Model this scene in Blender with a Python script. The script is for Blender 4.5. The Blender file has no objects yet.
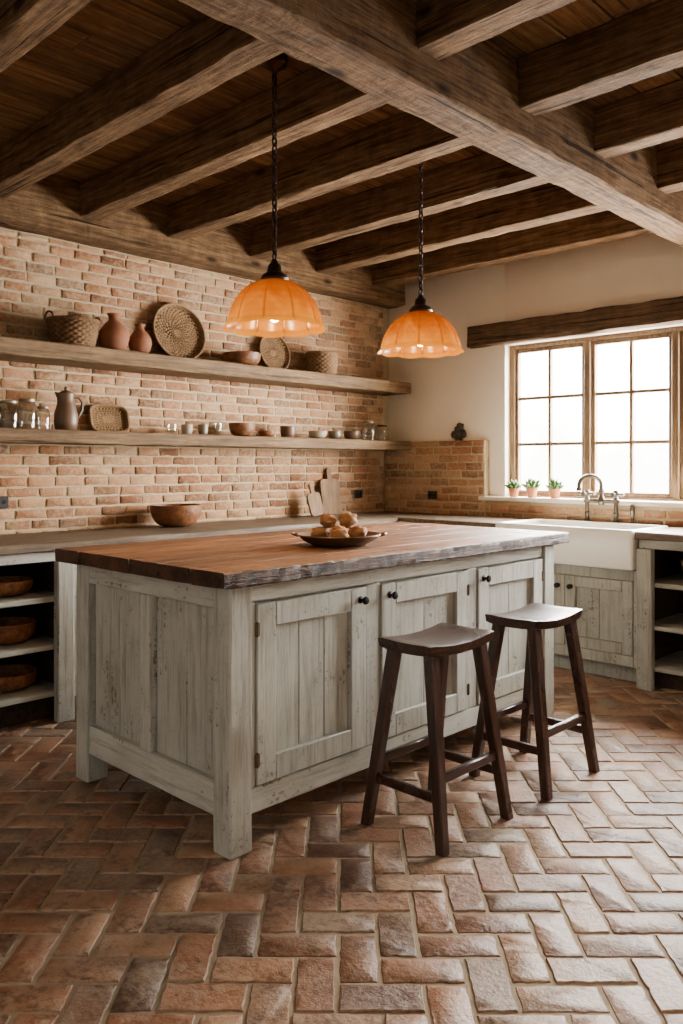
import bpy, bmesh, math, random
from mathutils import Vector, Matrix, noise
random.seed(11)
S = bpy.context.scene; COL = S.collection; PI = math.pi
U = random.uniform
# ------------------------------------------------------------------ camera model
CAM = Vector((4.40, -5.10, 1.26)); F = 814.0; CX = 341.5; CY = 465.0
def left_at(px, x):
    r = (px-CX)/F; D = (CAM.x-x)/(.696-.718*r)
    return CAM.y+D*(.696*r+.718), D
def back_at(px, y):
    r = (px-CX)/F; D = (y-CAM.y)/(.696*r+.718)
    return CAM.x+D*(.718*r-.696), D
cd = bpy.data.cameras.new('camera'); cam = bpy.data.objects.new('camera', cd); COL.objects.link(cam)
cam.location = CAM; cam.rotation_euler = (PI/2, 0, math.asin(.696))
cd.sensor_width = 36; cd.lens = 36*F/1024; cd.shift_y = -(512-CY)/1024; cd.clip_start = .02
S.camera = cam

# ------------------------------------------------------------------ materials
def rgb(r, g, b):
    f = lambda c: (c/255/12.92 if c/255 <= .04045 else ((c/255+.055)/1.055)**2.4)
    return (f(r), f(g), f(b), 1)
class NT:
    def __init__(s, name, rough=.6, spec=.3):
        s.m = bpy.data.materials.new(name); s.m.use_nodes = True; s.t = s.m.node_tree
        s.b = s.t.nodes['Principled BSDF']; s.set('Roughness', rough); s.set('Specular IOR Level', spec)
    def set(s, k, v):
        if isinstance(v, bpy.types.NodeSocket): s.t.links.new(v, s.b.inputs[k])
        else: s.b.inputs[k].default_value = v
    def n(s, typ, **kw):
        nd = s.t.nodes.new('ShaderNode'+typ)
        for k, v in kw.items(): setattr(nd, k, v)
        return nd
    def put(s, sock, v):
        if isinstance(v, bpy.types.NodeSocket): s.t.links.new(v, sock)
        else: sock.default_value = v
    def math(s, op, a, b=0.0, clamp=False):
        nd = s.n('Math', operation=op, use_clamp=clamp); s.put(nd.inputs[0], a); s.put(nd.inputs[1], b); return nd.outputs[0]
    def coords(s, scale=(1, 1, 1), shift=True):
        tc = s.n('TexCoord'); v = tc.outputs['Object']
        if shift:
            g = s.n('NewGeometry'); oi = s.n('ObjectInfo')
            a = s.math('ADD', s.math('MULTIPLY', g.outputs['Random Per Island'], 17.3), s.math('MULTIPLY', oi.outputs['Random'], 9.1))
            va = s.n('VectorMath', operation='ADD'); s.t.links.new(v, va.inputs[0]); s.t.links.new(a, va.inputs[1]); v = va.outputs[0]
        mp = s.n('Mapping'); s.t.links.new(v, mp.inputs['Vector']); mp.inputs['Scale'].default_value = scale
        return mp.outputs[0]
    def island(s): return s.n('NewGeometry').outputs['Random Per Island']
    def noise(s, v, scale, detail=4, rough=.55, dist=0.0):
        nd = s.n('TexNoise'); s.t.links.new(v, nd.inputs['Vector'])
        nd.inputs['Scale'].default_value = scale; nd.inputs['Detail'].default_value = detail
        nd.inputs['Roughness'].default_value = rough; nd.inputs['Distortion'].default_value = dist
        return nd.outputs[0]
    def ramp(s, fac, stops, interp='LINEAR'):
        nd = s.n('ValToRGB'); s.t.links.new(fac, nd.inputs[0]); cr = nd.color_ramp; cr.interpolation = interp
        while len(cr.elements) < len(stops): cr.elements.new(.5)
        for e, (p, c) in zip(cr.elements, stops):
            e.position = p; e.color = c if len(c) == 4 else (*c, 1)
        return nd.outputs[0]
    def mix(s, fac, a, b, mode='MIX'):
        nd = s.n('Mix', data_type='RGBA', blend_type=mode); s.put(nd.inputs[0], fac); s.put(nd.inputs[6], a); s.put(nd.inputs[7], b)
        return nd.outputs[2]
    def hsv(s, col, val, sat=1.0):
        nd = s.n('HueSaturation'); s.put(nd.inputs['Color'], col); s.put(nd.inputs['Value'], val); s.put(nd.inputs['Saturation'], sat)
        return nd.outputs[0]
    def bump(s, h, strength=.3, dist=.01):
        nd = s.n('Bump'); s.t.links.new(h, nd.inputs['Height']); nd.inputs['Strength'].default_value = strength
        nd.inputs['Distance'].default_value = dist; s.t.links.new(nd.outputs[0], s.b.inputs['Normal'])
STR = {'X': (1.8, 30, 30), 'Y': (30, 1.8, 30), 'Z': (30, 30, 1.4)}
def wood(name, dark, mid, light, axis='X', sc=1.0, rough=.6, bump=.4, var=.4, spec=.3, edge=None, crack=None, knots=0, hewn=0):
    k = NT(name, rough, spec)
    g = k.noise(k.coords(STR[axis]), 1.6*sc, 8, .74, .08)
    col = k.ramp(g, [(.30, dark), (.5, mid), (.72, light)])
    big = k.noise(k.coords(), 3.0, 3, .6)
    spot = k.noise(k.coords(), 16, 6, .72)
    val = k.math('ADD', k.math('MULTIPLY', k.island(), var), k.math('ADD', k.math('MULTIPLY', big, .7), k.math('MULTIPLY', spot, .9)))
    col = k.hsv(col, k.math('ADD', val, .22-var/2))
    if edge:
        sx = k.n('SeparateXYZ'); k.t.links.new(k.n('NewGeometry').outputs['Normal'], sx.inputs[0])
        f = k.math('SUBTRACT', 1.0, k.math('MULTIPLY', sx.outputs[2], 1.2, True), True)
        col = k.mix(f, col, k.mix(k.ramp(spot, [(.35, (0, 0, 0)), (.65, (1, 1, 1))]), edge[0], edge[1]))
    h = k.math('ADD', g, k.math('MULTIPLY', spot, .6))
    if hewn:
        sv = {'X': (9, 5, 5), 'Y': (5, 9, 5), 'Z': (5, 5, 9)}[axis]
        hw = k.noise(k.coords(sv), 1.6, 3, .55)
        h = k.math('ADD', h, k.math('MULTIPLY', hw, hewn))
        col = k.hsv(col, k.math('ADD', k.math('MULTIPLY', hw, .8), .6))
    if crack:
        sv = {'X': (.7, 40, 40), 'Y': (40, .7, 40), 'Z': (40, 40, .7)}[axis]
        c = k.noise(k.coords(sv), 1.0, 3, .6, .15)
        cm = k.ramp(c, [(.335, (1, 1, 1)), (.375, (0, 0, 0))]); col = k.mix(k.math('MULTIPLY', cm, crack), col, rgb(20, 14, 9))
        h = k.math('SUBTRACT', h, k.math('MULTIPLY', cm, .7))
    if knots:
        sv = {'X': (2.2, 5, 5), 'Y': (5, 2.2, 5), 'Z': (5, 5, 2.2)}[axis]
        vo = k.n('TexVoronoi'); k.t.links.new(k.coords(sv), vo.inputs['Vector']); vo.inputs['Scale'].default_value = knots
        km = k.ramp(vo.outputs['Distance'], [(.05, (.85, .85, .85)), (.14, (0, 0, 0))]); col = k.mix(km, col, rgb(24, 16, 10))
    k.set('Base Color', col)
    k.set('Roughness', k.math('ADD', k.math('MULTIPLY', big, .3), rough-.15))
    k.bump(h, bump, .008)
    return k.m
def paint(name, col, col2, under, axis='Z', wear=.62, rough=.6):
    k = NT(name, rough, .25)
    sv = {'X': (2, 34, 34), 'Y': (34, 2, 34), 'Z': (34, 34, 2)}[axis]
    g = k.noise(k.coords(sv), 1.3, 8, .74, .2)
    blot = k.noise(k.coords((1, 1, 1)), 4.5, 5, .65, .4)
    fine = k.noise(k.coords((1, 1, 1)), 60, 5, .7)
    base = k.mix(k.ramp(blot, [(.35, (0, 0, 0)), (.7, (1, 1, 1))]), col, col2)
    base = k.hsv(base, k.math('ADD', k.math('MULTIPLY', k.island(), .24), .86))
    base = k.mix(k.ramp(g, [(.32, (.6, .6, .6)), (.52, (0, 0, 0))]), base, under)
    m = k.math('ADD', k.math('MULTIPLY', g, .42), k.math('MULTIPLY', blot, .30))
    m = k.math('ADD', m, k.math('MULTIPLY', fine, .36))
    mask = k.ramp(m, [(wear, (0, 0, 0)), (wear+.035, (.8, .8, .8))])
    k.set('Base Color', k.mix(mask, base, under)); k.bump(k.math('SUBTRACT', g, k.math('MULTIPLY', mask, .3)), .45, .006)
    return k.m
def plain(name, col, rough=.5, spec=.4, metal=0.0, var=.18, nz=20, bump=.1):
    k = NT(name, rough, spec); k.set('Metallic', metal)
    g = k.noise(k.coords(), nz, 5, .6)
    k.set('Base Color', k.hsv(col, k.math('ADD', k.math('MULTIPLY', g, var*2), 1-var))); k.bump(g, bump, .004)
    return k.m
def wicker(name, dark, light):
    k = NT(name, .85, .15); g = k.noise(k.coords(), 40, 5, .7); b = k.noise(k.coords(), 7, 3, .6)
    pt = k.n('NewGeometry').outputs['Pointiness']
    f = k.math('ADD', k.math('MULTIPLY', g, .5), k.math('MULTIPLY', b, .5))
    col = k.ramp(f, [(.32, dark), (.66, light)])
    col = k.mix(k.ramp(pt, [(.42, (.9, .9, .9)), (.50, (0, 0, 0))]), col, rgb(36, 25, 16))  # painted occlusion: concave gaps of the weave tinted dark
    k.set('Base Color', col); k.bump(g, .5, .004); return k.m
def brick(name, stops, wash, washamt, bump=.6, rough=.85, spec=.15, dirt=None, bd=.012, ba=.6):
    k = NT(name, rough, spec)
    col = k.ramp(k.island(), stops)
    a = k.noise(k.coords(), 9, 6, .65); b = k.noise(k.coords(), 45, 5, .7); c = k.noise(k.coords((1, 1, 1), False), 2.2, 5, .65)
    col = k.hsv(col, k.math('ADD', k.math('MULTIPLY', a, .9), .55))
    w = k.math('ADD', k.math('MULTIPLY', c, .55), k.math('MULTIPLY', b, .5))
    col = k.mix(k.math('MULTIPLY', k.ramp(w, [(.48, (0, 0, 0)), (.64, (1, 1, 1))]), washamt), col, wash)
    if dirt: col = k.mix(k.ramp(k.math('ADD', k.math('MULTIPLY', a, .5), k.math('MULTIPLY', b, .5)), [(.36, (.85, .85, .85)), (.49, (0, 0, 0))]), col, dirt)
    k.set('Base Color', col); k.bump(k.math('ADD', k.math('MULTIPLY', a, ba), k.math('MULTIPLY', b, .7)), bump, bd)
    if dirt: k.set('Roughness', k.math('ADD', k.math('MULTIPLY', b, .35), rough-.2))
    return k.m
M = {}
B1, B2, B3 = rgb(48, 34, 22), rgb(91, 68, 46), rgb(125, 100, 71)
for ax in 'XYZ':
    M['beam'+ax] = wood('weathered_beam_wood_'+ax, B1, B2, B3, ax, 1.2, .85, 1.0, .25, .08, None, .8, 1.1, 1.8)
    M['shelf'+ax] = wood('shelf_wood_'+ax, rgb(60, 44, 29), rgb(102, 79, 54), rgb(136, 109, 78), ax, 1.0, .7, .6, .2, .2, None, .7)
    M['stool'+ax] = wood('dark_stool_wood_'+ax, rgb(26, 13, 9), rgb(48, 26, 18), rgb(88, 54, 38), ax, 1.0, .30, .25, .2, .5)
    M['paint'+ax] = paint('distressed_grey_paint_'+ax, rgb(190, 190, 181), rgb(169, 169, 160), rgb(98, 80, 60), ax, .602)
    M['sage'+ax] = paint('sage_grey_paint_'+ax, rgb(158, 155, 145), rgb(138, 136, 127), rgb(84, 68, 52), ax, .60)
    M['tan'+ax] = wood('window_frame_wood_'+ax, rgb(72, 54, 36), rgb(110, 86, 60), rgb(138, 112, 82), ax, 1.0, .6, .3, .2, .3)
M['boards'] = wood('dark_ceiling_boards', rgb(66, 49, 32), rgb(116, 88, 59), rgb(150, 120, 86), 'Y', .8, .75, .5, .8, .15, None, .6)
M['lintel'] = wood('dark_lintel_wood', rgb(44, 32, 22), rgb(80, 61, 44), rgb(110, 87, 64), 'X', 1.0, .75, .9, .2, .15, None, .8, 0, 1.2)
M['islandtop'] = wood('worn_brown_plank_top', rgb(50, 30, 18), rgb(118, 75, 43), rgb(170, 118, 73), 'Y', .7, .48, .8, .6, .26,
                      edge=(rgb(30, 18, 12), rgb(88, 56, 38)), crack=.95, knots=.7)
M['counterY'] = wood('grey_brown_counter_Y', rgb(50, 40, 30), rgb(86, 70, 53), rgb(118, 99, 78), 'Y', .8, .55, .2, .2, .3)
M['counterX'] = wood('brown_counter_X', rgb(52, 36, 26), rgb(92, 66, 48), rgb(124, 94, 70), 'X', .8, .45, .25, .2, .4)
M['bowlwood'] = wood('bowl_wood', rgb(62, 36, 20), rgb(112, 70, 40), rgb(150, 100, 62), 'X', .8, .5, .25, .3, .35)
M['boardwood'] = wood('cutting_board_wood', rgb(70, 49, 27), rgb(106, 76, 43), rgb(132, 99, 60), 'Z', .7, .55, .1, 1.2, .3)
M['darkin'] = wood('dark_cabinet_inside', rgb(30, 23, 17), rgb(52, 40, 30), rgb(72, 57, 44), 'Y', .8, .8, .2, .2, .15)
M['wallbrick'] = brick('old_wall_brick', [(0, rgb(110, 72, 50)), (.2, rgb(147, 101, 70)), (.45, rgb(160, 115, 82)), (.7, rgb(172, 133, 99)), (.85, rgb(131, 88, 61)), (1, rgb(118, 88, 67))], rgb(183, 161, 129), .55, .9)
M['mortar'] = plain('lime_mortar', rgb(168, 149, 119), .95, .1, 0, .28, 30, .7)
M['floorbrick'] = brick('terracotta_floor_brick', [(0, rgb(90, 61, 46)), (.2, rgb(130, 87, 61)), (.4, rgb(145, 98, 68)), (.6, rgb(158, 119, 88)), (.8, rgb(110, 86, 71)), (1, rgb(142, 91, 61))], rgb(172, 154, 132), .55, .9, .46, .5, rgb(80, 56, 42), .009, .4)
M['floormortar'] = plain('dusty_floor_mortar', rgb(158, 141, 118), .9, .15, 0, .4, 25, .9)
M['plaster'] = plain('cream_plaster', rgb(234, 223, 204), .9, .1, 0, .07, 6, .25)
M['iron'] = plain('black_iron', rgb(26, 23, 21), .45, .5, .7, .2, 40, .1)
M['bronze'] = plain('dark_bronze', rgb(58, 42, 32), .4, .5, .8, .25, 30, .1)
M['dish'] = plain('brown_metal_dish', rgb(92, 66, 46), .45, .4, .25, .35, 18, .2)
M['figure'] = plain('dark_brown_figure', rgb(54, 40, 30), .6, .4, .1, .5, 50, .4)
M['rust'] = plain('rusty_hinge', rgb(96, 78, 62), .7, .3, .2, .3, 60, .2)
M['pewter'] = plain('aged_pewter', rgb(92, 83, 72), .32, .5, .9, .2, 30, .05)
M['porcelain'] = plain('white_porcelain', rgb(232, 228, 218), .18, .5, 0, .03, 5, 0.02)
M['terracotta'] = plain('terracotta_clay', rgb(128, 80, 54), .75, .25, 0, .28, 12, .2)
M['terracottapot'] = plain('small_pot_clay', rgb(178, 116, 80), .8, .2, 0, .15, 20, .15)
M['brownceramic'] = plain('brown_glazed_ceramic', rgb(92, 68, 49), .4, .45, 0, .22, 9, .1)
M['greyceramic'] = plain('grey_ceramic', rgb(150, 136, 116), .5, .4, 0, .15, 15, .1)
M['tin'] = plain('dull_tin', rgb(120, 108, 92), .45, .5, .6, .2, 20, .1)
M['weave'] = wicker('woven_straw', rgb(96, 72, 48), rgb(146, 115, 82))
M['weavedark'] = wicker('dark_woven_willow', rgb(76, 54, 36), rgb(124, 94, 65))
M['leaf'] = plain('succulent_leaf', rgb(72, 104, 52), .55, .3, 0, .3, 20, .1)
M['soil'] = plain('dark_soil', rgb(48, 36, 28), .95, .1, 0, .3, 60, .5)
M['bread'] = plain('brown_bread_crust', rgb(150, 108, 70), .8, .2, 0, .6, 22, .8)
M['black'] = plain('black_plate', rgb(20, 19, 18), .4, .45, 0, .1, 30, .02)
def glassmat(name, tint, amt):
    k = NT(name); t = k.n('BsdfTransparent'); t.inputs[0].default_value = tint
    g = k.n('BsdfGlossy'); g.inputs['Roughness'].default_value = .06
    lw = k.n('LayerWeight'); lw.inputs[0].default_value = .35
    f = k.math('ADD', k.math('MULTIPLY', lw.outputs['Facing'], amt), .04, True)
    mx = k.n('MixShader'); k.t.links.new(f, mx.inputs[0]); k.t.links.new(t.outputs[0], mx.inputs[1]); k.t.links.new(g.outputs[0], mx.inputs[2])
    k.t.links.new(mx.outputs[0], k.t.nodes['Material Output'].inputs[0]); return k.m
M['pane'] = glassmat('window_glass', (.99, .99, .98, 1), .05)
M['jar'] = glassmat('clear_jar_glass', (.95, .955, .93, 1), .45)
def shademat():
    k = NT('orange_glass', .25, .25)
    g = k.noise(k.coords((1, 1, 1)), 8, 4, .6, .5)
    sx = k.n('SeparateXYZ'); k.t.links.new(k.n('TexCoord').outputs['Object'], sx.inputs[0])
    hz = k.math('MULTIPLY', sx.outputs[2], 3.2); f = k.math('SUBTRACT', k.math('ADD', k.math('MULTIPLY', g, .8), .40), hz)  # bulb glow painted into colour and emission, fading from the rim upward
    pt = k.n('NewGeometry').outputs['Pointiness']
    rb = k.ramp(pt, [(.46, (.8, .8, .8)), (.52, (0, 0, 0))])
    col = k.ramp(f, [(.12, (.08, .014, .0002, 1)), (.4, (.13, .028, .0003, 1)), (.75, (.2, .06, .001, 1))])
    col = k.mix(rb, col, (.05, .008, .0002, 1))
    tr = k.n('BsdfTranslucent'); k.t.links.new(col, tr.inputs[0])
    k.set('Base Color', col)
    m1 = k.n('MixShader'); m1.inputs[0].default_value = .35
    k.t.links.new(k.b.outputs[0], m1.inputs[1]); k.t.links.new(tr.outputs[0], m1.inputs[2])
    e1 = k.ramp(f, [(.12, (.24, .040, 0, 1)), (.45, (.54, .120, 0, 1)), (.8, (1.1, .44, .004, 1))])
    e2 = k.ramp(f, [(.12, (.10, .013, 0, 1)), (.8, (.46, .10, .0005, 1))])
    em = k.n('Emission'); k.t.links.new(k.mix(rb, e1, e2), em.inputs[0]); em.inputs[1].default_value = .8
    ad = k.n('AddShader'); k.t.links.new(m1.outputs[0], ad.inputs[0]); k.t.links.new(em.outputs[0], ad.inputs[1])
    k.t.links.new(ad.outputs[0], k.t.nodes['Material Output'].inputs[0]); return k.m
M['shade'] = shademat()
def emit(name, col, st):
    k = NT(name); k.set('Emission Color', col); k.set('Emission Strength', st); return k.m
M['bulb'] = emit('warm_bulb', (1, .62, .16, 1), 6)

# ------------------------------------------------------------------ mesh builder
class MB:
    def __init__(s): s.v = []; s.f = []; s.mi = []
    def add(s, vs, fs, m=0, X=None):
        o = len(s.v)
        for p in vs:
            p = Vector(p); s.v.append(X @ p if X else p)
        for f in fs: s.f.append([o+i for i in f]); s.mi.append(m)
        return s
    def box(s, x0, x1, y0, y1, z0, z1, b=.004, m=0, X=None):
        lo = (x0, y0, z0); hi = (x1, y1, z1); b = min(b, (x1-x0)*.45, (y1-y0)*.45, (z1-z0)*.45)
        vs = []; idx = {}
        for sx in (0, 1):
            for sy in (0, 1):
                for sz in (0, 1):
                    sg = (sx, sy, sz)
                    for a in range(3):
                        p = [(hi if sg[i] else lo)[i] + (0 if i == a else (-b if sg[i] else b)) for i in range(3)]
                        idx[sg+(a,)] = len(vs); vs.append(p)
        fs = []
        for a in range(3):
            o1, o2 = [i for i in range(3) if i != a]
            for sa in (0, 1):
                q = []
                for (p, r) in ((0, 0), (1, 0), (1, 1), (0, 1)):
                    sg = [0, 0, 0]; sg[a] = sa; sg[o1] = p; sg[o2] = r; q.append(idx[tuple(sg)+(a,)])
                fs.append(q)
        for a in range(3):
            o1, o2 = [i for i in range(3) if i != a]
            for p in (0, 1):
                for r in (0, 1):
                    A = [0, 0, 0]; A[o1] = p; A[o2] = r; Bv = A[:]; Bv[a] = 1; A = tuple(A); Bv = tuple(Bv)
                    fs.append([idx[A+(o1,)], idx[Bv+(o1,)], idx[Bv+(o2,)], idx[A+(o2,)]])
        for sx in (0, 1):
            for sy in (0, 1):
                for sz in (0, 1): fs.append([idx[(sx, sy, sz, a)] for a in range(3)])
        return s.add(vs, fs, m, X)
    def loft(s, rings, m=0, X=None, closed=True, caps=True, loop=False):
        n = len(rings[0]); vs = [p for r in rings for p in r]; fs = []
        R = len(rings)
        for i in range(R if loop else R-1):
            i2 = (i+1) % R
            for j in range(n if closed else n-1):
                fs.append([i*n+j, i*n+(j+1) % n, i2*n+(j+1) % n, i2*n+j])
        if caps and not loop: fs.append(list(range(n))); fs.append([(R-1)*n+j for j in range(n)])
        return s.add(vs, fs, m, X)
    def beam(s, x0, x1, y0, y1, z0, z1, axis='X', n=14, jit=.004, ch=.012, m=0):
        a = 'XYZ'.index(axis); lo = [x0, y0, z0]; hi = [x1, y1, z1]; o1, o2 = [i for i in range(3) if i != a]
        u0, u1, w0, w1 = lo[o1], hi[o1], lo[o2], hi[o2]
        base = [(u0+ch, w0), ((u0+u1)/2, w0), (u1-ch, w0), (u1, w0+ch), (u1, (w0+w1)/2), (u1, w1-ch), (u1-ch, w1), ((u0+u1)/2, w1), (u0+ch, w1), (u0, w1-ch), (u0, (w0+w1)/2), (u0, w0+ch)]
        cu, cw = (u0+u1)/2, (w0+w1)/2; rings = []
        for i in range(n+1):
            t = lo[a]+(hi[a]-lo[a])*i/n; r = []
            for (u, w) in base:
                p = [0, 0, 0]; p[a] = t
                p[o1] = u+(-1 if u > cu else 1)*abs(random.gauss(0, jit)) if abs(u-cu) > 1e-6 else u
                p[o2] = w+(-1 if w > cw else 1)*abs(random.gauss(0, jit)) if abs(w-cw) > 1e-6 else w
                r.append(tuple(p))
            rings.append(r)
        return s.loft(rings, m)
    def lathe(s, prof, seg=32, fn=None, m=0, X=None, caps=True):
        rings = []
        for i, (r, z) in enumerate(prof):
            ring = []
            for j in range(seg):
                a = 2*PI*j/seg; rr, zz = fn(a, i, j, r, z) if fn else (r, z)
                ring.append((rr*math.cos(a), rr*math.sin(a), zz))
            rings.append(ring)
        return s.loft(rings, m, X, True, caps)
    def tube(s, pts, r, seg=10, m=0, X=None, loop=False):
        pts = [Vector(p) for p in pts]; rings = []; n = len(pts); prev = None
        for i, p in enumerate(pts):
            if loop: d = pts[(i+1) % n]-pts[i-1]
            else: d = pts[min(i+1, n-1)]-pts[max(i-1, 0)]
            d.normalize()
            if prev is None:
                u = d.cross(Vector((0, 0, 1)))
                if u.length < .1: u = d.cross(Vector((1, 0, 0)))
            else: u = prev-d*prev.dot(d)
            u.normalize(); prev = u; w = d.cross(u); rr = r[i] if isinstance(r, (list, tuple)) else r
            rings.append([tuple(p+(u*math.cos(2*PI*j/seg)+w*math.sin(2*PI*j/seg))*rr) for j in range(seg)])
        return s.loft(rings, m, X, True, True, loop)
    def blob(s, c, rad, amp=.1, fr=6, seg=22, m=0, X=None):
        rings = []
        for i in range(1, 14):
            ph = -PI/2+PI*i/14; ring = []
            for j in range(seg):
                a = 2*PI*j/seg; d = Vector((math.cos(ph)*math.cos(a), math.cos(ph)*math.sin(a), math.sin(ph)))
                k = 1+amp*noise.noise(d*fr*.3+Vector(c)*31)+amp*.4*noise.noise(d*fr*.9+Vector(c)*17)
                ring.append((c[0]+d.x*rad[0]*k, c[1]+d.y*rad[1]*k, c[2]+d.z*rad[2]*k))
            rings.append(ring)
        return s.loft(rings, m, X)
    def build(s, name, mats, parent=None, org=(0, 0, 0), ang=38, recalc=True):
        o = Vector(org); me = bpy.data.meshes.new(name)
        me.from_pydata([tuple(p-o) for p in s.v], [], s.f)
        if not isinstance(mats, (list, tuple)): mats = [mats]
        for q in mats: me.materials.append(q)
        me.polygons.foreach_set('material_index', s.mi)
        if recalc:
            bm = bmesh.new(); bm.from_mesh(me); bmesh.ops.recalc_face_normals(bm, faces=bm.faces); bm.to_mesh(me); bm.free()
        me.polygons.foreach_set('use_smooth', [True]*len(me.polygons)); me.set_sharp_from_angle(angle=math.radians(ang)); me.update()
        ob = bpy.data.objects.new(name, me); COL.objects.link(ob)
        if parent: ob.parent = parent
        return ob
def tag(o, label, cat, group=None):
    o['label'] = label; o['category'] = cat
    if group: o['group'] = group
    return o
def thing(name, label, cat, loc=(0, 0, 0), rz=0, group=None):
    o = bpy.data.objects.new(name, None); COL.objects.link(o); o.location = loc; o.rotation_euler = (0, 0, rz); o.empty_display_size = .1
    return tag(o, label, cat, group)
def struct(o): o['kind'] = 'structure'; return o
def dup(root, loc, label):
    def cp(o, par):
        c = o.copy(); COL.objects.link(c); c.parent = par
        for ch in o.children: cp(ch, c)
        return c
    r = cp(root, None); r.location = loc; r['label'] = label
    return r
def resample(prof, step):
    out = [prof[0]]
    for a, b in zip(prof, prof[1:]):
        L = math.hypot(b[0]-a[0], b[1]-a[1]); n = max(1, round(L/step))
        for i in range(1, n+1): out.append((a[0]+(b[0]-a[0])*i/n, a[1]+(b[1]-a[1])*i/n))
    return out

# ------------------------------------------------------------------ room shell
RX, RY, CZ = 5.7, -6.3, 2.85
BL, BH, BM = .160, .049, .0108
def bricks(mb, u0, u1, v0, v1, fn, bl, bh, mo, dep, m=1):
    row = 0; v = v0+mo/2
    while v < v1-.02:
        ve = min(v+bh, v1-.003); u = u0-(bl+mo)*(.5 if row % 2 else 0)-U(0, .025)
        while u < u1:
            L = bl*U(.86, 1.1); a, b = max(u, u0+.003), min(u+L, u1-.003)
            if b-a > .03: onebrick(mb, a, b, v+U(-.0018, .0018), ve+U(-.0018, .0018) if ve < v1-.01 else ve, fn, dep*U(.5, 1.3), m, 5, 2, .0034, (0, .002, .0045))
            u += L+mo
        v += bh+mo; row += 1
def onebrick(mb, a, b, c, d, fn, dep, m, nu, nv, jit, ins):
    pts = [(a+(b-a)*i/nu, c) for i in range(nu)]+[(b, c+(d-c)*i/nv) for i in range(nv)]+[(b-(b-a)*i/nu, d) for i in range(nu)]+[(a, d-(d-c)*i/nv) for i in range(nv)]
    pts = [(p[0]+U(-jit, jit), p[1]+U(-jit, jit)) for p in pts]
    mu, mv = (a+b)/2, (c+d)/2; rings = []
    tl, t2 = U(-.12, .12)*dep, U(-.12, .12)*dep
    for q, h in zip(ins, (-.3, .72, 1)):
        ring = []
        for (u, v) in pts:
            su = max(0, 1-q/(abs(b-a)/2)); sv = max(0, 1-q/(abs(d-c)/2))
            ring.append(fn(mu+(u-mu)*su, mv+(v-mv)*sv, dep*h+(tl*(u-mu)/(b-a)+t2*(v-mv)/(d-c))*(h > 0)))
        rings.append(ring)
    n = len(pts); vs = [p for r in rings for p in r]; fs = []
    for i in range(2):
        for j in range(n): fs.append([i*n+j, i*n+(j+1) % n, (i+1)*n+(j+1) % n, (i+1)*n+j])
    fs.append([2*n+j for j in range(n)])
    mb.add(vs, fs, m)
# floor: herringbone bricks laid at 45 degrees
mb = MB(); mb.box(-.15, RX, RY, .22, -.12, -.0058, .001, 0)
W = .106; th = math.radians(44); ct, st_ = math.cos(th), math.sin(th)
def fl(u, v, h): return (2.5+u*ct-v*st_, -3.0+u*st_+v*ct, h-.012)
for i in range(-48, 49):
    for j in range(-48, 49):
        k = (i-j) % 4
        if k == 0: a, b, c, d = i*W, (i+2)*W, j*W, (j+1)*W
        elif k == 3: a, b, c, d = i*W, (i+1)*W, j*W, (j+2)*W
        else: continue
        cs = [fl(u, v, 0) for u in (a, b) for v in (c, d)]
        if min(p[0] for p in cs) < 0.02 or max(p[0] for p in cs) > RX or min(p[1] for p in cs) < RY or max(p[1] for p in cs) > -.08: continue
        g1, g2, g3, g4 = [U(.0032, .0060) for _ in range(4)]
        onebrick(mb, a+g1, b-g2, c+g3, d-g4, fl, U(.0084, .0116), 1, 10 if k == 0 else 5, 5 if k == 0 else 10, .0026, (0, .0012, .0036))
struct(mb.build('floor', [M['floormortar'], M['floorbrick']], ang=50))
# brick wall on the left
mb = MB(); mb.box(-.16, 0, RY, .22, -.012, CZ, .001, 0)
bricks(mb, RY, -.07, 0, 2.545, lambda u, v, h: (h, u, v), BL, BH, BM, .007)
struct(mb.build('wall_left', [M['mortar'], M['wallbrick']], ang=50))
# back wall: plaster with a window opening, brick wainscot in front
WX0, WX1, WZ0, WZ1 = 1.12, 3.56, 1.03, 2.135
mb = MB()
for (a, b, c, d) in ((0, WX0, 0, CZ), (WX1, RX, 0, CZ), (WX0, WX1, 0, WZ0-.03), (WX0, WX1, WZ1, CZ)):
    mb.box(a, b, 0, .22, c, d, .001, 0)
mb.box(0, .99, -.064, 0, 0, 1.445, .006, 1); mb.box(.99, RX, -.064, 0, 0, 1.0, .004, 1)
bricks(mb, .016, .988, .86, 1.445, lambda u, v, h: (u, -.064-h*.9, v), BL, BH, BM, .0065, 2)
bricks(mb, .992, RX-.1, .86, 1.0, lambda u, v, h: (u, -.064-h*.9, v), BL, BH, BM, .0065, 2)
struct(mb.build('wall_back', [M['plaster'], M['mortar'], M['wallbrick']], ang=50))
mb = MB(); mb.box(RX, RX+.15, RY, .22, -.012, CZ, .001); struct(mb.build('wall_right_baffle', M['plaster']))  # unseen wall added to shut out light from the open right side
mb = MB(); mb.box(-.16, 1.7, RY-.15, RY, -.012, CZ, .001); struct(mb.build('wall_front_baffle', M['plaster']))  # unseen partial wall added to keep rear light off the left wall
# ceiling boards
mb = MB(); x = -.15
while x < RX:
    w = U(.15, .2); y = RY
    while y < .2:
        L = min(U(1.6, 2.8), .22-y)
        mb.box(x, min(x+w-.007, RX), y, y+L-.003, CZ, CZ+.03, .004); y += L
    x += w
mb.box(-.16, RX, RY, .22, CZ+.03, CZ+.06, .001)
struct(mb.build('ceiling', M['boards']))
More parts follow.
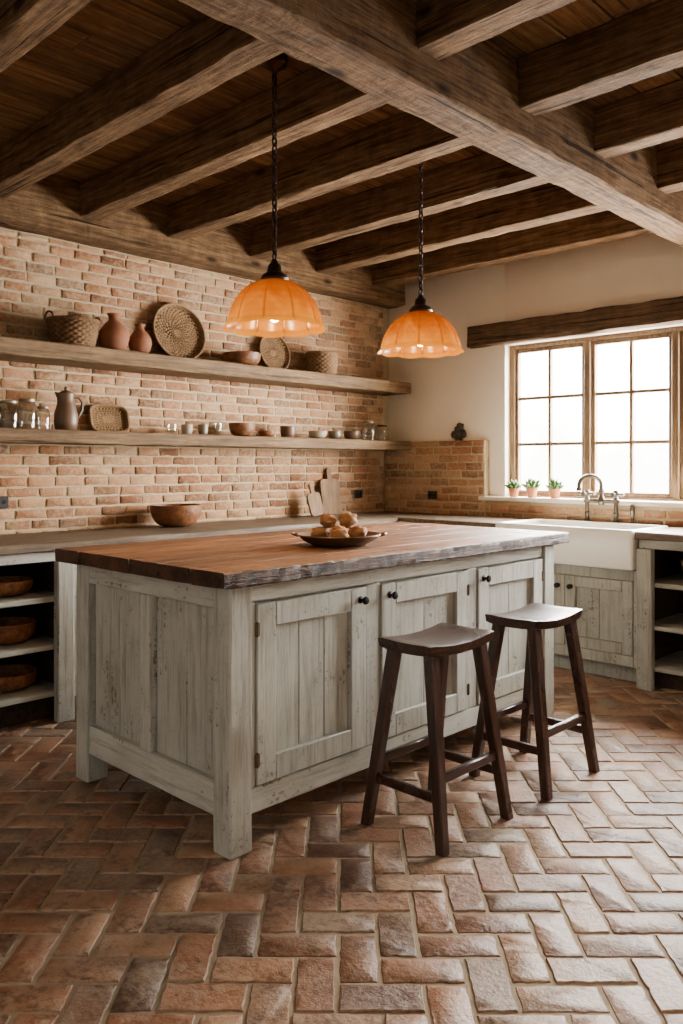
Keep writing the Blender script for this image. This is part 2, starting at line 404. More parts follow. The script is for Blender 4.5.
# timber of the ceiling
def beam_thing(name, label, cat, grp, x0, x1, y0, y1, z0, z1, ax, mat, n=16, jit=.004, ch=.006):
    mb = MB(); mb.beam(x0, x1, y0, y1, z0, z1, ax, n, jit, ch); og = ((x0+x1)/2, (y0+y1)/2, z0)
    o = mb.build(name, mat, None, og, 30); o.location = og; return tag(o, label, cat, grp)
BX0, BX1 = 2.505, 2.690
beam_thing('ceiling_beam', 'thick weathered crossbeam running across the whole ceiling above the joists\' right ends', 'beam', None, BX0, BX1, RY, -.001, 2.535, CZ, 'Y', M['beamY'], 60, .0042, .010)
beam_thing('wall_plate_beam', 'dark timber wall plate running along the top of the brick wall', 'beam', None, .0, .18, RY, -.001, 2.545, CZ, 'Y', M['beamY'], 40, .0035)
JE = [-.28, -.89, -1.50, -2.15, -2.72, -3.26, -3.86, -4.45, -5.05]
JR = [-.30, -.93, -1.60, -2.22, -2.85, -3.45, -4.05, -4.65]
ORD = ['nearest the window wall', 'second from the window wall', 'third from the window wall', 'fourth from the window wall', 'fifth from the window wall', 'sixth from the window wall', 'seventh from the window wall', 'eighth from the window wall', 'ninth from the window wall']
for i, y in enumerate(JE):
    beam_thing('ceiling_joist', 'brown wooden ceiling joist between brick wall and crossbeam, '+ORD[i], 'joist', 'ceiling joists left of the crossbeam', .18, BX0, y-.128, y, 2.65, CZ, 'X', M['beamX'], 24, .0030)
for i, y in enumerate(JR):
    beam_thing('ceiling_joist', 'brown wooden ceiling joist right of the thick crossbeam, '+ORD[i], 'joist', 'ceiling joists right of the crossbeam', BX1, RX, y-.128, y, 2.65, CZ, 'X', M['beamX'], 28, .0030)
# window
win = bpy.data.objects.new('window_1', None); COL.objects.link(win); win.location = (WX0, .1, WZ0); struct(win)
og = win.location
mb = MB()
mb.box(WX0, WX0+.042, .06, .14, WZ0, WZ1, .004); mb.box(WX1-.05, WX1, .06, .14, WZ0, WZ1, .004)
mb.box(WX0+.042, WX1-.05, .06, .14, WZ0, WZ0+.015, .004); mb.box(WX0+.042, WX1-.05, .06, .14, WZ1-.03, WZ1, .004)
for i in range(3): mb.box(1.162+.6*i+.550, 1.162+.6*i+.596, .055, .145, WZ0+.015, WZ1-.03, .004)
mb.build('window_frame', M['tanZ'], win, og)
for i in range(4):
    a = 1.158+.6*i; b = a+.554; z0, z1 = WZ0+.015, WZ1-.03
    mb = MB(); q = .027
    mb.box(a, a+q, .075, .12, z0, z1, .004); mb.box(b-q, b, .075, .12, z0, z1, .004)
    mb.box(a+q, b-q, .075, .12, z0, z0+.032, .004); mb.box(a+q, b-q, .075, .12, z1-.03, z1, .004)
    mb.box((a+b)/2-.011, (a+b)/2+.011, .08, .115, z0+.032, z1-.03, .003)
    for k in (1, 2):
        zz = z0+.032+(z1-z0-.062)*k/3; mb.box(a+q, b-q, .082, .113, zz-.011, zz+.011, .003)
    sa = mb.build('sash', M['tanZ'], win, og)
    mb = MB(); mb.box(a+.016, b-.016, .096, .1, z0+.02, z1-.02, .0005); mb.build('pane', M['pane'], sa, og)
mb = MB(); mb.box(.95, WX1+.2, -.10, .06, WZ0-.03, WZ0, .006); struct(mb.build('trim_1', M['plaster']))
tr = MB().beam(.83, 3.9, -.07, .0, 2.135, 2.30, 'X', 30, .005, .010).build('trim_2', M['lintel'], None, (0, 0, 0), 30); struct(tr)

# ------------------------------------------------------------------ shared cabinet door: local front faces -Y, width +X, height +Z
def cab_door(parent, loc, rot, w, h, wood_key, knob=None, planks=2, fr=.078, hinge=None):
    mb = MB(); t = .030
    mb.box(0, fr, 0, t, 0, h, .003); mb.box(w-fr, w, 0, t, 0, h, .003)
    mb.box(fr+.001, w-fr-.001, 0, t, 0, fr, .003); mb.box(fr+.001, w-fr-.001, 0, t, h-fr, h, .003)
    d = mb.build('cabinet_door', M[wood_key], parent); d.location = loc; d.rotation_euler = (0, 0, rot)
    mb = MB(); pw = (w-2*fr)/planks
    for i in range(planks): mb.box(fr+pw*i+.0008, fr+pw*(i+1)-.0008, .021, t, fr-.005, h-fr+.005, .003)
    mb.build('door_panel', M[wood_key], d)
    if knob:
        mb = MB(); X = Matrix.Translation((knob[0], 0, knob[1])) @ Matrix.Rotation(PI/2, 4, 'X')
        mb.lathe([(.014, 0), (.014, .003), (.006, .005), (.006, .016), (.012, .02), (.016, .026), (.013, .032), (.004, .034)], 16, X=X)
        mb.build('knob', M['iron'], d)
    if hinge is not None:
        for z in (h*.14, h*.86):
            mb = MB(); mb.box(hinge-.004, hinge+.004, -.004, .006, z-.025, z+.025, .002); mb.box(hinge-.010, hinge+.010, -.0015, .002, z-.022, z+.022, .001)
            mb.build('hinge', M['rust'], d)
    return d

# ------------------------------------------------------------------ island
IX0, IX1, IY0, IY1 = 1.335, 2.34, -3.485, -1.45; TOP = .872
isl = thing('kitchen_island', 'large distressed grey-white island cabinet standing on the brick floor', 'kitchen island', (1.84, -2.46, 0)); og = isl.location
for (x, y) in ((IX0, IY0), (IX1-.095, IY0), (IX0, IY1-.095), (IX1-.095, IY1-.095)):
    MB().beam(x, x+.095, y, y+.095, 0, TOP, 'Z', 10, .0012, .006).build('leg', M['paintZ'], isl, og, 30)
mb = MB(); mb.box(IX0+.03, IX1-.040, IY0+.046, IY1-.046, .125, TOP-.002, .003); mb.build('body', M['paintZ'], isl, og)
for x0 in (IX1-.038, IX0+.014):
    for z0, z1 in ((.808, TOP), (.11, .195)):
        MB().beam(x0, x0+.024, IY0+.096, IY1-.096, z0, z1, 'Y', 14, .0012, .003).build('long_rail', M['paintY'], isl, og, 30)
for y0 in (IY0+.008, IY1-.042):
    for z0, z1 in ((.79, TOP), (.11, .225)):
        MB().beam(IX0+.096, IX1-.096, y0, y0+.034, z0, z1, 'X', 10, .0012, .003).build('end_rail', M['paintX'], isl, og, 30)
xm = (IX0+IX1)/2-.005
for y0, yp in ((IY0+.008, IY0+.034), (IY1-.042, IY1-.046)):
    MB().beam(xm-.035, xm+.035, y0, y0+.034, .226, .789, 'Z', 8, .001, .004).build('end_stile', M['paintZ'], isl, og, 30)
    for (a, b) in ((IX0+.096, xm-.036), (xm+.036, IX1-.096)):
        mb = MB(); n = 2
        for i in range(n):
            mb.box(a+(b-a)*i/n+.0015, a+(b-a)*(i+1)/n-.0015, yp, yp+.012, .22, .795, .004)
        mb.build('end_panel', M['paintZ'], isl, og)
doors = [(-3.365, -2.83), (-2.742, -2.175), (-2.098, -1.552)]
xs = [IY0+.096, doors[0][0]-.004, doors[0][1]+.004, doors[1][0]-.004, doors[1][1]+.004, doors[2][0]-.004, doors[2][1]+.004, IY1-.096]
for x0 in (IX1-.038, IX0+.014):
    for i in range(0, 8, 2):
        if xs[i+1]-xs[i] > .004: MB().box(x0, x0+.024, xs[i], xs[i+1], .196, .807, .003).build('stile', M['paintZ'], isl, og)
for i, (a, b) in enumerate(doors):
    w = b-a
    cab_door(isl, Vector((IX1-.007, a, .201))-og, PI/2, w, .6, 'paintZ', ((w-.035, .555), (.045, .555), (.04, .555))[i], 3 if i == 0 else 2, .082, 0 if i == 0 else w)
mb = MB(); mb.box(IX0+.018, IX0+.029, IY0+.1, IY1-.1, .2, .8, .003); mb.build('back_panel', M['paintZ'], isl, og)
# island top
mb = MB(); n = 6; X0, X1, Y0, Y1 = 1.285, 2.395, -3.545, -1.40; cx = X0
for i in range(n):
    w = (X1-X0)/n*U(.88, 1.12) if i < n-1 else X1-cx
    mb.beam(cx+.0008, cx+w-.0008, Y0+U(-.004, .004), Y1+U(-.004, .004), TOP, .926, 'Y', 130 if i in (0, n-1) else 50, .0019 if i in (0, n-1) else .0013, .004); cx += w
o = mb.build('island_worktop', M['islandtop'], None, (1.84, -2.47, TOP), 30); o.location = (1.84, -2.47, TOP)
tag(o, 'worn reddish-brown plank worktop with rough dark edges on the island', 'worktop')
ITZ = .926

# ------------------------------------------------------------------ stools
def stool(loc, label):
    t = thing('bar_stool', label, 'stool', loc, 0, 'dark bar stools at the island')
    hx, hy, nx, ny = .118, .188, 8, 16
    def zt(u, v): return .650+.018*(v*v)-.006*(1-u*u)
    rings = []
    for j in range(ny+1):
        v = -1+2*j/ny; e = 1 if abs(v) < .99 else .97; ring = []
        for i in range(nx+1):
            u = -1+2*i/nx; ring.append((u*hx*e, v*hy, zt(u, v)-(.004 if abs(u) > .99 else 0)-(.004 if abs(v) > .99 else 0)))
        for i in range(nx, -1, -1):
            u = -1+2*i/nx; ring.append((u*hx*.97*e, v*hy*.985, zt(u, v)-.040+(.004 if abs(u) > .99 else 0)))
        rings.append(ring)
    MB().loft(rings).build('seat', M['stoolY'], t, ang=50)
    P = {}; LT = .622
    for sx in (-1, 1):
        for sy in (-1, 1):
            a = Vector((sx*.080, sy*.138, LT)); b = Vector((sx*.165, sy*.190, 0)); P[sx, sy] = (a, b); rings = []
            for k in range(7):
                f = k/6; c = b.lerp(a, f); w = .0180+.0035*f
                rings.append([(c.x+dx*w+ex*.004, c.y+dy*w+ey*.004, c.z) for dx, dy, ex, ey in ((-1, -1, 1, 0), (1, -1, -1, 0), (1, -1, 0, 1), (1, 1, 0, -1), (1, 1, -1, 0), (-1, 1, 1, 0), (-1, 1, 0, -1), (-1, -1, 0, 1))])
            MB().loft(rings).build('leg', M['stoolZ'], t, ang=30)
    def at(s, z): a, b = P[s]; return b.lerp(a, z/LT)
    for (s1, s2, z, ax) in (((-1, -1), (1, -1), .165, 'X'), ((-1, 1), (1, 1), .165, 'X'), ((1, -1), (1, 1), .225, 'Y'), ((-1, -1), (-1, 1), .225, 'Y')):
        p, q = at(s1, z), at(s2, z)
        mb = MB()
        if ax == 'X': mb.box(p.x+.012, q.x-.012, p.y-.01, p.y+.01, z-.016, z+.016, .004)
        else: mb.box(p.x-.01, p.x+.01, p.y+.012, q.y-.012, z-.016, z+.016, .004)
        mb.build('stretcher', M['stool'+ax], t)
    return t
st = stool((2.635, -2.79, 0), 'dark wooden saddle-seat bar stool nearer the viewer, in front of island middle door')
dup(st, (2.65, -2.16, 0), 'dark wooden saddle-seat bar stool farther back, nearer the sink')

# ------------------------------------------------------------------ pendant lamps
def pendant(loc, label):
    t = thing('pendant_lamp', label, 'lamp', loc, 0, 'orange glass pendant lamps over the island')   # base at rim height
    HS = .190
    prof = [(.050, HS), (.072, HS-.006), (.102, HS-.022), (.130, HS-.046), (.152, HS-.074), (.168, .086), (.178, .058), (.183, .036), (.187, .020), (.196, .008), (.203, 0)]
    prof = resample(prof, .008)
    def fn(a, i, j, r, z):
        k = z/HS; c = abs(math.cos(a*5)); c2 = c**.7
        return r*(1+.080*(c2-.7)*(1-k)**.35*min(1, k*4+.35)), z+(.006*(1-c))*(1-k)**5
    MB().lathe(prof, 220, fn, caps=False).build('shade', M['shade'], t, ang=70)
    MB().lathe([(.012, HS-.02), (.052, HS-.008), (.056, HS+.008), (.048, HS+.022), (.03, HS+.034), (.026, HS+.06), (.016, HS+.07), (.009, HS+.085)], 24).build('fitter_cap', M['bronze'], t)
    H = 2.85-loc[2]
    mb = MB(); z = HS+.08; k = 0
    while z < H-.05:
        pts = []
        for q in range(12):
            a = 2*PI*q/12; u, w = .0095*math.cos(a), .021*math.sin(a); pts.append((u, 0, z+.016+w) if k % 2 == 0 else (0, u, z+.016+w))
        mb.tube(pts, .0038, 6, loop=True); z += .030; k += 1
    mb.tube([(.006, 0, HS+.08), (.006, .002, (H+.3)/2), (.006, 0, H-.03)], .003, 6)
    mb.build('chain', M['bronze'], t)
    MB().lathe([(.008, H-.062), (.02, H-.05), (.05, H-.032), (.056, H-.012), (.056, H)], 24).build('canopy', M['bronze'], t)
    MB().lathe([(.013, .18), (.015, .12), (.012, .115), (.022, .095), (.029, .07), (.026, .048), (.014, .034), (.003, .03)], 20).build('bulb', M['bulb'], t)
    return t
PZ = 1.788
pendant((2.0, -3.0, PZ), 'orange scalloped glass pendant lamp nearer the viewer, left of the two')
pendant((2.0, -2.088, PZ), 'orange scalloped glass pendant lamp farther back, right of the two')
for y in (-3.0, -2.088):
    ld = bpy.data.lights.new('lamp_light', 'POINT'); ld.energy = 13; ld.color = (1, .66, .30); ld.shadow_soft_size = .025
    lo = bpy.data.objects.new('lamp_light', ld); COL.objects.link(lo); lo.location = (2.0, y, PZ+.0)

# ------------------------------------------------------------------ left run: shelves, worktop, cabinets
CT = .885
for nm, zt, th_, ye, lb in (('wall_shelf', 1.915, .092, -.075, 'upper thick wooden shelf on the brick wall holding baskets and jugs'), ('wall_shelf', 1.45, .075, -.075, 'lower wooden shelf on the brick wall holding jars and small bowls')):
    mb = MB(); mb.beam(.010, .30, -5.6, ye, zt-th_, zt, 'Y', 80, .0022, .006)
    o = mb.build(nm, M['shelfY'], None, (.15, -2.8, zt-th_), 30); o.location = (.15, -2.8, zt-th_); tag(o, lb, 'shelf', 'long shelves on the brick wall')
SU, SL = 1.9145, 1.4495
mb = MB()
mb.beam(.012, .645, -4.45, -.64, CT-.045, CT, 'Y', 30, .0012, .005); mb.box(.012, 1.465, -.639, -.075, CT-.045, CT, .004); mb.box(1.466, 2.392, -.15, -.075, CT-.045, CT, .003)
o = mb.build('worktop', M['counterY'], None, (.3, -2.5, CT-.045)); o.location = (.3, -2.5, CT-.045)
tag(o, 'long grey-brown worktop running under the brick wall and around the corner', 'worktop')
mb = MB(); mb.beam(2.393, 4.6, -.655, -.075, CT-.045, CT, 'X', 18, .0015, .005)
o = mb.build('worktop', M['counterX'], None, (3.4, -.36, CT-.045)); o.location = (3.4, -.36, CT-.045)
tag(o, 'dark brown wooden worktop to the right of the white sink', 'worktop')
def base_cab(name, label, loc, rot, w, nd, d=.57, top=CT-.046, gp=None):
    t = thing(name, label, 'cabinet', loc, rot, gp)      # local: front at y=0 facing -Y, x 0..w
    mb = MB(); mb.box(0, w, .028, d, .1, top, .003); mb.box(.02, w-.02, .075, d, 0, .1, .003); mb.build('body', M['sageZ'], t)
    mb = MB(); fr = .045
    mb.box(0, fr, 0, .0275, .1, top, .003); mb.box(w-fr, w, 0, .0275, .1, top, .003); mb.box(fr, w-fr, 0, .0275, top-.05, top, .003); mb.box(fr, w-fr, 0, .0275, .1, .15, .003)
    mb.build('face_frame', M['sageZ'], t); dw = (w-2*fr-.004*(nd-1))/nd
    for i in range(nd):
        cab_door(t, (fr+i*(dw+.004)+.001, -.003, .152), 0, dw-.002, top-.05-.154, 'sageZ', ((dw-.04) if i % 2 == 0 and nd > 1 else .04, top-.28), 2, .065)
    return t
c0 = base_cab('base_cabinet', 'sage-grey base cabinet under the left worktop, nearest its open shelves', (.60, -3.115, 0), PI/2, .81, 2, gp='sage base cabinets behind the island')
dup(c0, (.60, -2.303, 0), 'sage-grey base cabinet under the left worktop, middle of three behind the island')
dup(c0, (.60, -1.491, 0), 'sage-grey base cabinet under the left worktop, nearest the room corner')
base_cab('base_cabinet', 'sage-grey base cabinet under the worktop left of the sink', (.66, -.60, 0), 0, .79, 2, d=.53, gp='sage base cabinets along the window wall')
# sink base with two doors
t = thing('sink_cabinet', 'distressed sage-grey two-door cabinet under the white sink', 'cabinet', (1.47, -.60, 0))
mb = MB(); mb.box(0, .92, .028, .53, .1, .655, .003); mb.box(.02, .9, .075, .53, 0, .1, .003); mb.build('body', M['sageZ'], t)
mb = MB(); mb.box(0, .03, 0, .0275, .1, .655, .003); mb.box(.89, .92, 0, .0275, .1, .655, .003); mb.box(.03, .89, 0, .0275, .595, .655, .003); mb.box(.03, .89, 0, .0275, .1, .165, .003); mb.build('face_frame', M['sageZ'], t)
cab_door(t, (.032, -.004, .167), 0, .426, .426, 'sageZ', (.385, .36), 2, .065); cab_door(t, (.462, -.004, .167), 0, .426, .426, 'sageZ', (.04, .36), 2, .065)
# open shelf units
def open_unit(name, label, loc, rot, w, zs, post0, d=.57):
    t = thing(name, label, 'shelf unit', loc, rot); top = CT-.046
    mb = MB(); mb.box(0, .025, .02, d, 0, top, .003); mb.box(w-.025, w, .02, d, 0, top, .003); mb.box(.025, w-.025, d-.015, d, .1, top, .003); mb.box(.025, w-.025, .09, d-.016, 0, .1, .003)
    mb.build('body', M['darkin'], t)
    for z in zs: MB().beam(.026, w-.026, .01, d-.017, z-.028, z, 'X', 8, .001, .003).build('shelf', M['sageX'], t, ang=30)
    MB().box(.0, w, -.002, .0195, top-.05, top, .003).build('top_rail', M['sageX'], t)
    px = -.005 if post0 else w-.085
    MB().beam(px, px+.09, -.03, .0185, 0, top-.052, 'Z', 8, .001, .006).build('post', M['sageZ'], t, ang=30)
    return t
LZ = (.615, .38, .15)
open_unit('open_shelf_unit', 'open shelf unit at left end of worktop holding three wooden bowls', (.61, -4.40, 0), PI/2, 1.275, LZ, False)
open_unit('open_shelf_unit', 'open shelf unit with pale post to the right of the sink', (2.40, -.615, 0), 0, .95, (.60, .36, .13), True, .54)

# sink and faucet
def sink():
    mb = MB(); x0, x1, y0, y1, z0, z1 = 1.472, 2.388, -.675, -.155, .662, .893
    def rr(ix, z, r):
        pts = []; a0, a1, b0, b1 = x0+ix, x1-ix, y0+ix, y1-ix
        for (cx_, cy_, s) in ((a1-r, b1-r, 0), (a0+r, b1-r, 1), (a0+r, b0+r, 2), (a1-r, b0+r, 3)):
            for q in range(6):
                a = PI/2*(s+q/5); pts.append((cx_+r*math.cos(a), cy_+r*math.sin(a), z))
        return pts
    rings = [rr(.012, z0, .02), rr(0, z0+.012, .022), rr(0, z1-.012, .022), rr(.004, z1-.003, .022), rr(.012, z1, .022), rr(.024, z1, .03), rr(.032, z1-.004, .03), rr(.036, z1-.014, .03), rr(.042, z0+.05, .04), rr(.06, z0+.03, .05)]
    mb.loft(rings); return mb
o = sink().build('farmhouse_sink', M['porcelain'], None, (1.93, -.42, .662), 60); o.location = (1.93, -.42, .662)
tag(o, 'white porcelain apron-front sink below the window', 'sink')
MB().lathe([(.04, .03), (.04, .034), (.025, .036), (.022, .032)], 20).build('drain', M['pewter'], o)
fx, fy = 1.925, -.115
t = thing('kitchen_faucet', 'aged metal bridge faucet with curved spout behind the white sink', 'faucet', (fx, fy, CT))
mb = MB()
for sx in (-.1, .1):
    mb.lathe([(.030, 0), (.030, .006), (.018, .016), (.014, .03), (.014, .06), (.020, .066), (.014, .072), (.014, .125), (.022, .132), (.023, .150), (.015, .158), (.012, .17)], 16, X=Matrix.Translation((sx, 0, 0)))
mb.tube([(-.1, 0, .140), (.1, 0, .140)], .014, 10); mb.lathe([(.017, .115), (.024, .128), (.024, .152), (.017, .164), (.014, .18)], 16); mb.build('bridge', M['pewter'], t)
pts = [(0, 0, .17), (0, 0, .245)]+[(0, -.07+.07*math.cos(a), .245+.06*math.sin(a)) for a in [PI*k/10 for k in range(1, 11)]]+[(0, -.14, .222)]
mb = MB(); mb.tube(pts, .0135, 10); mb.lathe([(.0175, .205), (.0175, .226)], 12, X=Matrix.Translation((0, -.14, 0))); mb.lathe([(.018, .198), (.021, .208), (.018, .218)], 14)
sp = mb.build('spout', M['pewter'], t); sp.rotation_euler = (0, 0, -.95)
for sx in (-.1, .1):
    mb = MB(); mb.tube([(sx-.054, 0, .188), (sx-.036, 0, .188), (sx+.036, 0, .188), (sx+.054, 0, .188)], [.014, .009, .009, .014], 8); mb.tube([(sx, -.054, .188), (sx, -.036, .188), (sx, .036, .188), (sx, .054, .188)], [.014, .009, .009, .014], 8); mb.lathe([(.013, .166), (.019, .185), (.014, .212)], 12, X=Matrix.Translation((sx, 0, 0))); mb.build('handle', M['pewter'], t)
mb = MB(); mb.lathe([(.02, 0), (.018, .01), (.011, .02), (.011, .05), (.016, .075), (.017, .115), (.01, .125)], 14, X=Matrix.Translation((.21, 0, 0))); mb.build('sprayer', M['pewter'], t)

# ------------------------------------------------------------------ crockery helpers
def single(mb, name, mat, loc, label, cat, grp=None, ang=45, rz=0):
    o = mb.build(name, mat, None, (0, 0, 0), ang); o.location = loc; o.rotation_euler = (0, 0, rz); return tag(o, label, cat, grp)
def bowl_mb(R, H, foot=.45, th_=.008, wob=.0):
    prof = [(R*foot*.9, 0), (R*foot, .003)]
    for k in range(1, 9):
        f = k/8; prof.append((R*(foot+(1-foot)*math.sin(f*PI/2)**.9), .003+(H-.003)*(1-math.cos(f*PI/2)**.9 if f < 1 else 1)))
    prof.append((R-th_*.5, H+.003))
    for k in range(8, 0, -1):
        f = k/8; prof.append(((R-th_)*(foot*.8+(1-foot*.8)*math.sin(f*PI/2)**.9), th_+(H-th_)*(1-math.cos(f*PI/2)**.9 if f < 1 else 1)))
    prof.append((R*.1, th_))
    return MB().lathe(prof, 40, (lambda a, i, j, r, z: (r*(1+wob*math.sin(2*a+1)), z+wob*.5*z*math.cos(3*a))) if wob else None)
def basket(loc, label, R0, R1, H, mat, name='basket', handles=False, grp='woven baskets on the upper shelf'):
    t = thing(name, label, 'basket', loc, 0, grp)
    prof = resample([(R0*.95, 0), (R0, .006), ((R0+R1)/2*1.02, H*.5), (R1, H)], .0075)
    inner = resample([(R1-.014, H), ((R0+R1)/2*1.02-.015, H*.5), (R0-.014, .014), (.01, .012)], .02)
    def fn(a, i, j, r, z):
        if not (0 < i < len(prof)): return r, z
        return r+.0045*math.sin(a*18+PI*(i//2))-(.003 if i % 2 else 0), z
    MB().lathe(prof+inner, 144, fn).build('body', mat, t, ang=80)
    mb = MB()
    for q in (0, PI):
        mb.tube([((R1-.002)*math.cos(a), (R1-.002)*math.sin(a), H+.005*math.sin(a*20+q)) for a in [2*PI*k/120 for k in range(120)]], .008, 6, loop=True)
    mb.build('rim', mat, t)
    if handles:
        for s in (-1, 1):
            mb = MB(); mb.tube([(.05*math.cos(a), s*(R1+.002), H+.04*math.sin(a)) for a in [PI*k/10 for k in range(11)]], .006, 6); mb.build('handle', mat, t)
    return t
def tray(px, R, label, z, wallx, lean, mat, sq=(1, 1), deep=.03, square=0):
    prof = resample([(.008, .006), (R*.85, .006), (R*.93, .012), (R, deep)], .0075)+resample([(R-.006, deep+.006), (R*.9, .022), (R*.82, .014), (.008, .014)], .0075)
    def shp(a):
        if not square: return 1
        c, s = abs(math.cos(a)), abs(math.sin(a)); return (c**square+s**square)**(-1/square)
    def fn(a, i, j, r, zz):
        n = 30 if r > R*.45 else 15
        return r*shp(a), zz+((.0046*math.sin(a*n+PI*(i//2))-(.0035 if i % 2 else 0)) if r > .03 else 0)
    mb = MB().lathe(prof, 180, fn)
    mb.tube([(R*shp(a)*math.cos(a), R*shp(a)*math.sin(a), deep+.003) for a in [2*PI*k/96 for k in range(96)]], .0085, 6, loop=True)
    X = Matrix.Rotation(PI/2-lean, 4, 'Y') @ Matrix.Diagonal((sq[0], sq[1], 1, 1))
    mb.v = [X @ p for p in mb.v]
    mx = min(p.x for p in mb.v); mz = min(p.z for p in mb.v); y, D = left_at(px, .1)
    mb.v = [p-Vector((mx, 0, mz)) for p in mb.v]
    return single(mb, 'woven_tray', mat, (wallx, y, z), label, 'tray', 'woven trays leaning on the brick wall', 80)
WALLX = .014
# upper shelf
y, D = left_at(73, .16); basket((.16, y, SU), 'wide round wicker basket at left end of the upper shelf', .115, .14, .145, M['weavedark'], handles=True)
def jug(px, label, R, H, z, x=.15):
    y, D = left_at(px, x); t = thing('clay_jug', label, 'jug', (x, y, z), 0, 'terracotta jugs on the upper shelf')
    prof = [(R*.55, 0), (R*.62, .004), (R*.86, H*.18), (R, H*.38), (R*.93, H*.55), (R*.62, H*.72), (R*.38, H*.82), (R*.34, H*.9), (R*.44, H*.985), (R*.46, H), (R*.38, H*.995), (R*.28, H*.9), (R*.28, H*.85)]
    pr = []
    for a, b in zip(prof, prof[1:]): pr += [a, ((a[0]+b[0])/2, (a[1]+b[1])/2)]
    MB().lathe(pr, 36).build('body', M['terracotta'], t, ang=60)
    return t
jug(114, 'larger terracotta jug with narrow neck on the upper shelf', .088, .225, SU)
jug(140, 'smaller terracotta jug beside the large leaning tray on the upper shelf', .070, .185, SU, .15)
tray(181, .19, 'large round woven tray leaning on bricks at upper shelf', SU, WALLX, .2, M['weave'], (.96, 1), .04)
y, D = left_at(242, .16); single(bowl_mb(.125, .085, .5, .008, .02), 'wooden_bowl', M['bowlwood'], (.16, y, SU), 'rustic wooden bowl on the upper shelf between two woven trays', 'bowl')
tray(278, .135, 'smaller round woven tray leaning on bricks at upper shelf', SU, WALLX, .2, M['weave'], (1, 1), .03)
y, D = left_at(322, .16); basket((.16, y, SU), 'small straight-sided wicker basket at right part of the upper shelf', .105, .115, .155, M['weave'])
# lower shelf
def jar(px, R, H, x, label, lidm='tin', glass='jar'):
    y, D = left_at(px, x); t = thing('glass_jar', label, 'jar', (x, y, SL), 0, 'glass jars on the lower shelf')
    MB().lathe([(R*.9, 0), (R, .006), (R, H*.78), (R*.8, H*.88), (R*.8, H*.93), (R*.76, H*.93), (R*.76, H*.87), (R*.95, H*.77), (R*.95, .01), (.004, .008)], 28).build('glass_body', M[glass], t, ang=60)
    MB().lathe([(R*.84, H*.9), (R*.86, H*.985), (R*.8, H), (.004, H)], 28).build('lid', M[lidm], t, ang=40)
    return t
jar(-8, .048, .16, .15, 'clear lidded glass jar cut by the left picture edge')
jar(9, .048, .15, .15, 'clear lidded glass jar, second from left on the lower shelf')
jar(27, .050, .165, .15, 'tall clear lidded glass jar, third from left on the lower shelf')
jar(43, .036, .13, .15, 'narrow clear lidded glass jar beside the brown pitcher')
y, D = left_at(66, .15); t = thing('ceramic_pitcher', 'brown glazed ceramic pitcher with handle on the lower shelf', 'pitcher', (.15, y, SL))
H = .205; prof = [(.052, 0), (.058, .005), (.066, .05), (.062, .10), (.048, .15), (.042, .175), (.046, H), (.042, H), (.037, .175), (.043, .15), (.055, .1), (.004, .02)]
def spout_fn(a, i, j, r, z):
    k = max(0, math.cos(a+PI/2))**8*max(0, (z-.15)/.055); return r*(1+.45*k), z+.008*k
MB().lathe(prof, 40, spout_fn).build('body', M['brownceramic'], t, ang=60)
MB().lathe([(.041, H-.003), (.042, H+.004), (.030, H+.014), (.010, H+.020), (.008, H+.026), (.012, H+.032), (.008, H+.040), (.002, H+.042)], 24).build('lid', M['brownceramic'], t, ang=60)
MB().tube([(0, .042, .185), (0, .075, .19), (0, .098, .165), (0, .096, .12), (0, .075, .08), (0, .06, .065)], [.007, .008, .008, .008, .007, .006], 8).build('handle', M['brownceramic'], t, ang=60)
tray(113, .095, 'small squarish woven tray leaning on bricks at the lower shelf', SL, WALLX, .25, M['weave'], (.86, 1.3), .03, 4)
def cup(px, R, H, mat, label, x=.17, name='cup', cat='cup', grp='small crockery on the lower shelf'):
    y, D = left_at(px, x)
    mb = MB().lathe([(R*.75, 0), (R*.82, .003), (R*.95, H*.4), (R, H), (R-.005, H+.001), (R*.88, H*.4), (.004, .006)], 28)
    return single(mb, name, M[mat], (x, y, SL), label, cat, grp, 50)
cup(172, .032, .06, 'jar', 'small clear glass tumbler right of the squarish woven tray', .18, 'glass_tumbler', 'glass')
cup(187, .036, .062, 'greyceramic', 'small grey cup, left of the pair by the wooden bowl')
cup(203, .034, .066, 'tin', 'small dull metal cup, right of the grey cup on lower shelf')
cup(218, .028, .085, 'jar', 'tall narrow clear glass left of the lower shelf wooden bowl', .15, 'glass_tumbler', 'glass')
y, D = left_at(242, .17); single(bowl_mb(.088, .085, .45, .007), 'wooden_bowl', M['bowlwood'], (.17, y, SL), 'rounded wooden bowl in the middle of the lower shelf', 'bowl')
y, D = left_at(267, .18); single(bowl_mb(.058, .04, .5, .006), 'small_bowl', M['bowlwood'], (.18, y, SL), 'tiny shallow brown bowl left of the wide brown cup on lower shelf', 'bowl', 'small crockery on the lower shelf')
cup(288, .056, .082, 'brownceramic', 'wide brown ceramic cup right of the tiny shallow bowl', .16)
y, D = left_at(318, .16); single(bowl_mb(.068, .055, .5, .006), 'small_bowl', M['greyceramic'], (.16, y, SL), 'small grey bowl, left of three on lower shelf right part', 'bowl', 'small crockery on the lower shelf')
y, D = left_at(335, .16); single(bowl_mb(.05, .06, .55, .006), 'small_bowl', M['tin'], (.16, y, SL), 'small dull metal bowl between grey and brown bowls', 'bowl', 'small crockery on the lower shelf')
y, D = left_at(352, .16); single(bowl_mb(.065, .065, .5, .006), 'small_bowl', M['brownceramic'], (.16, y, SL), 'small brown bowl left of the end jars on lower shelf', 'bowl', 'small crockery on the lower shelf')
jar(369, .055, .15, .15, 'glass jar with dull metal lid, left of the pair at lower shelf right end', 'tin')
jar(382, .045, .125, .17, 'shorter dark-lidded glass jar at the right end of the lower shelf', 'bronze')
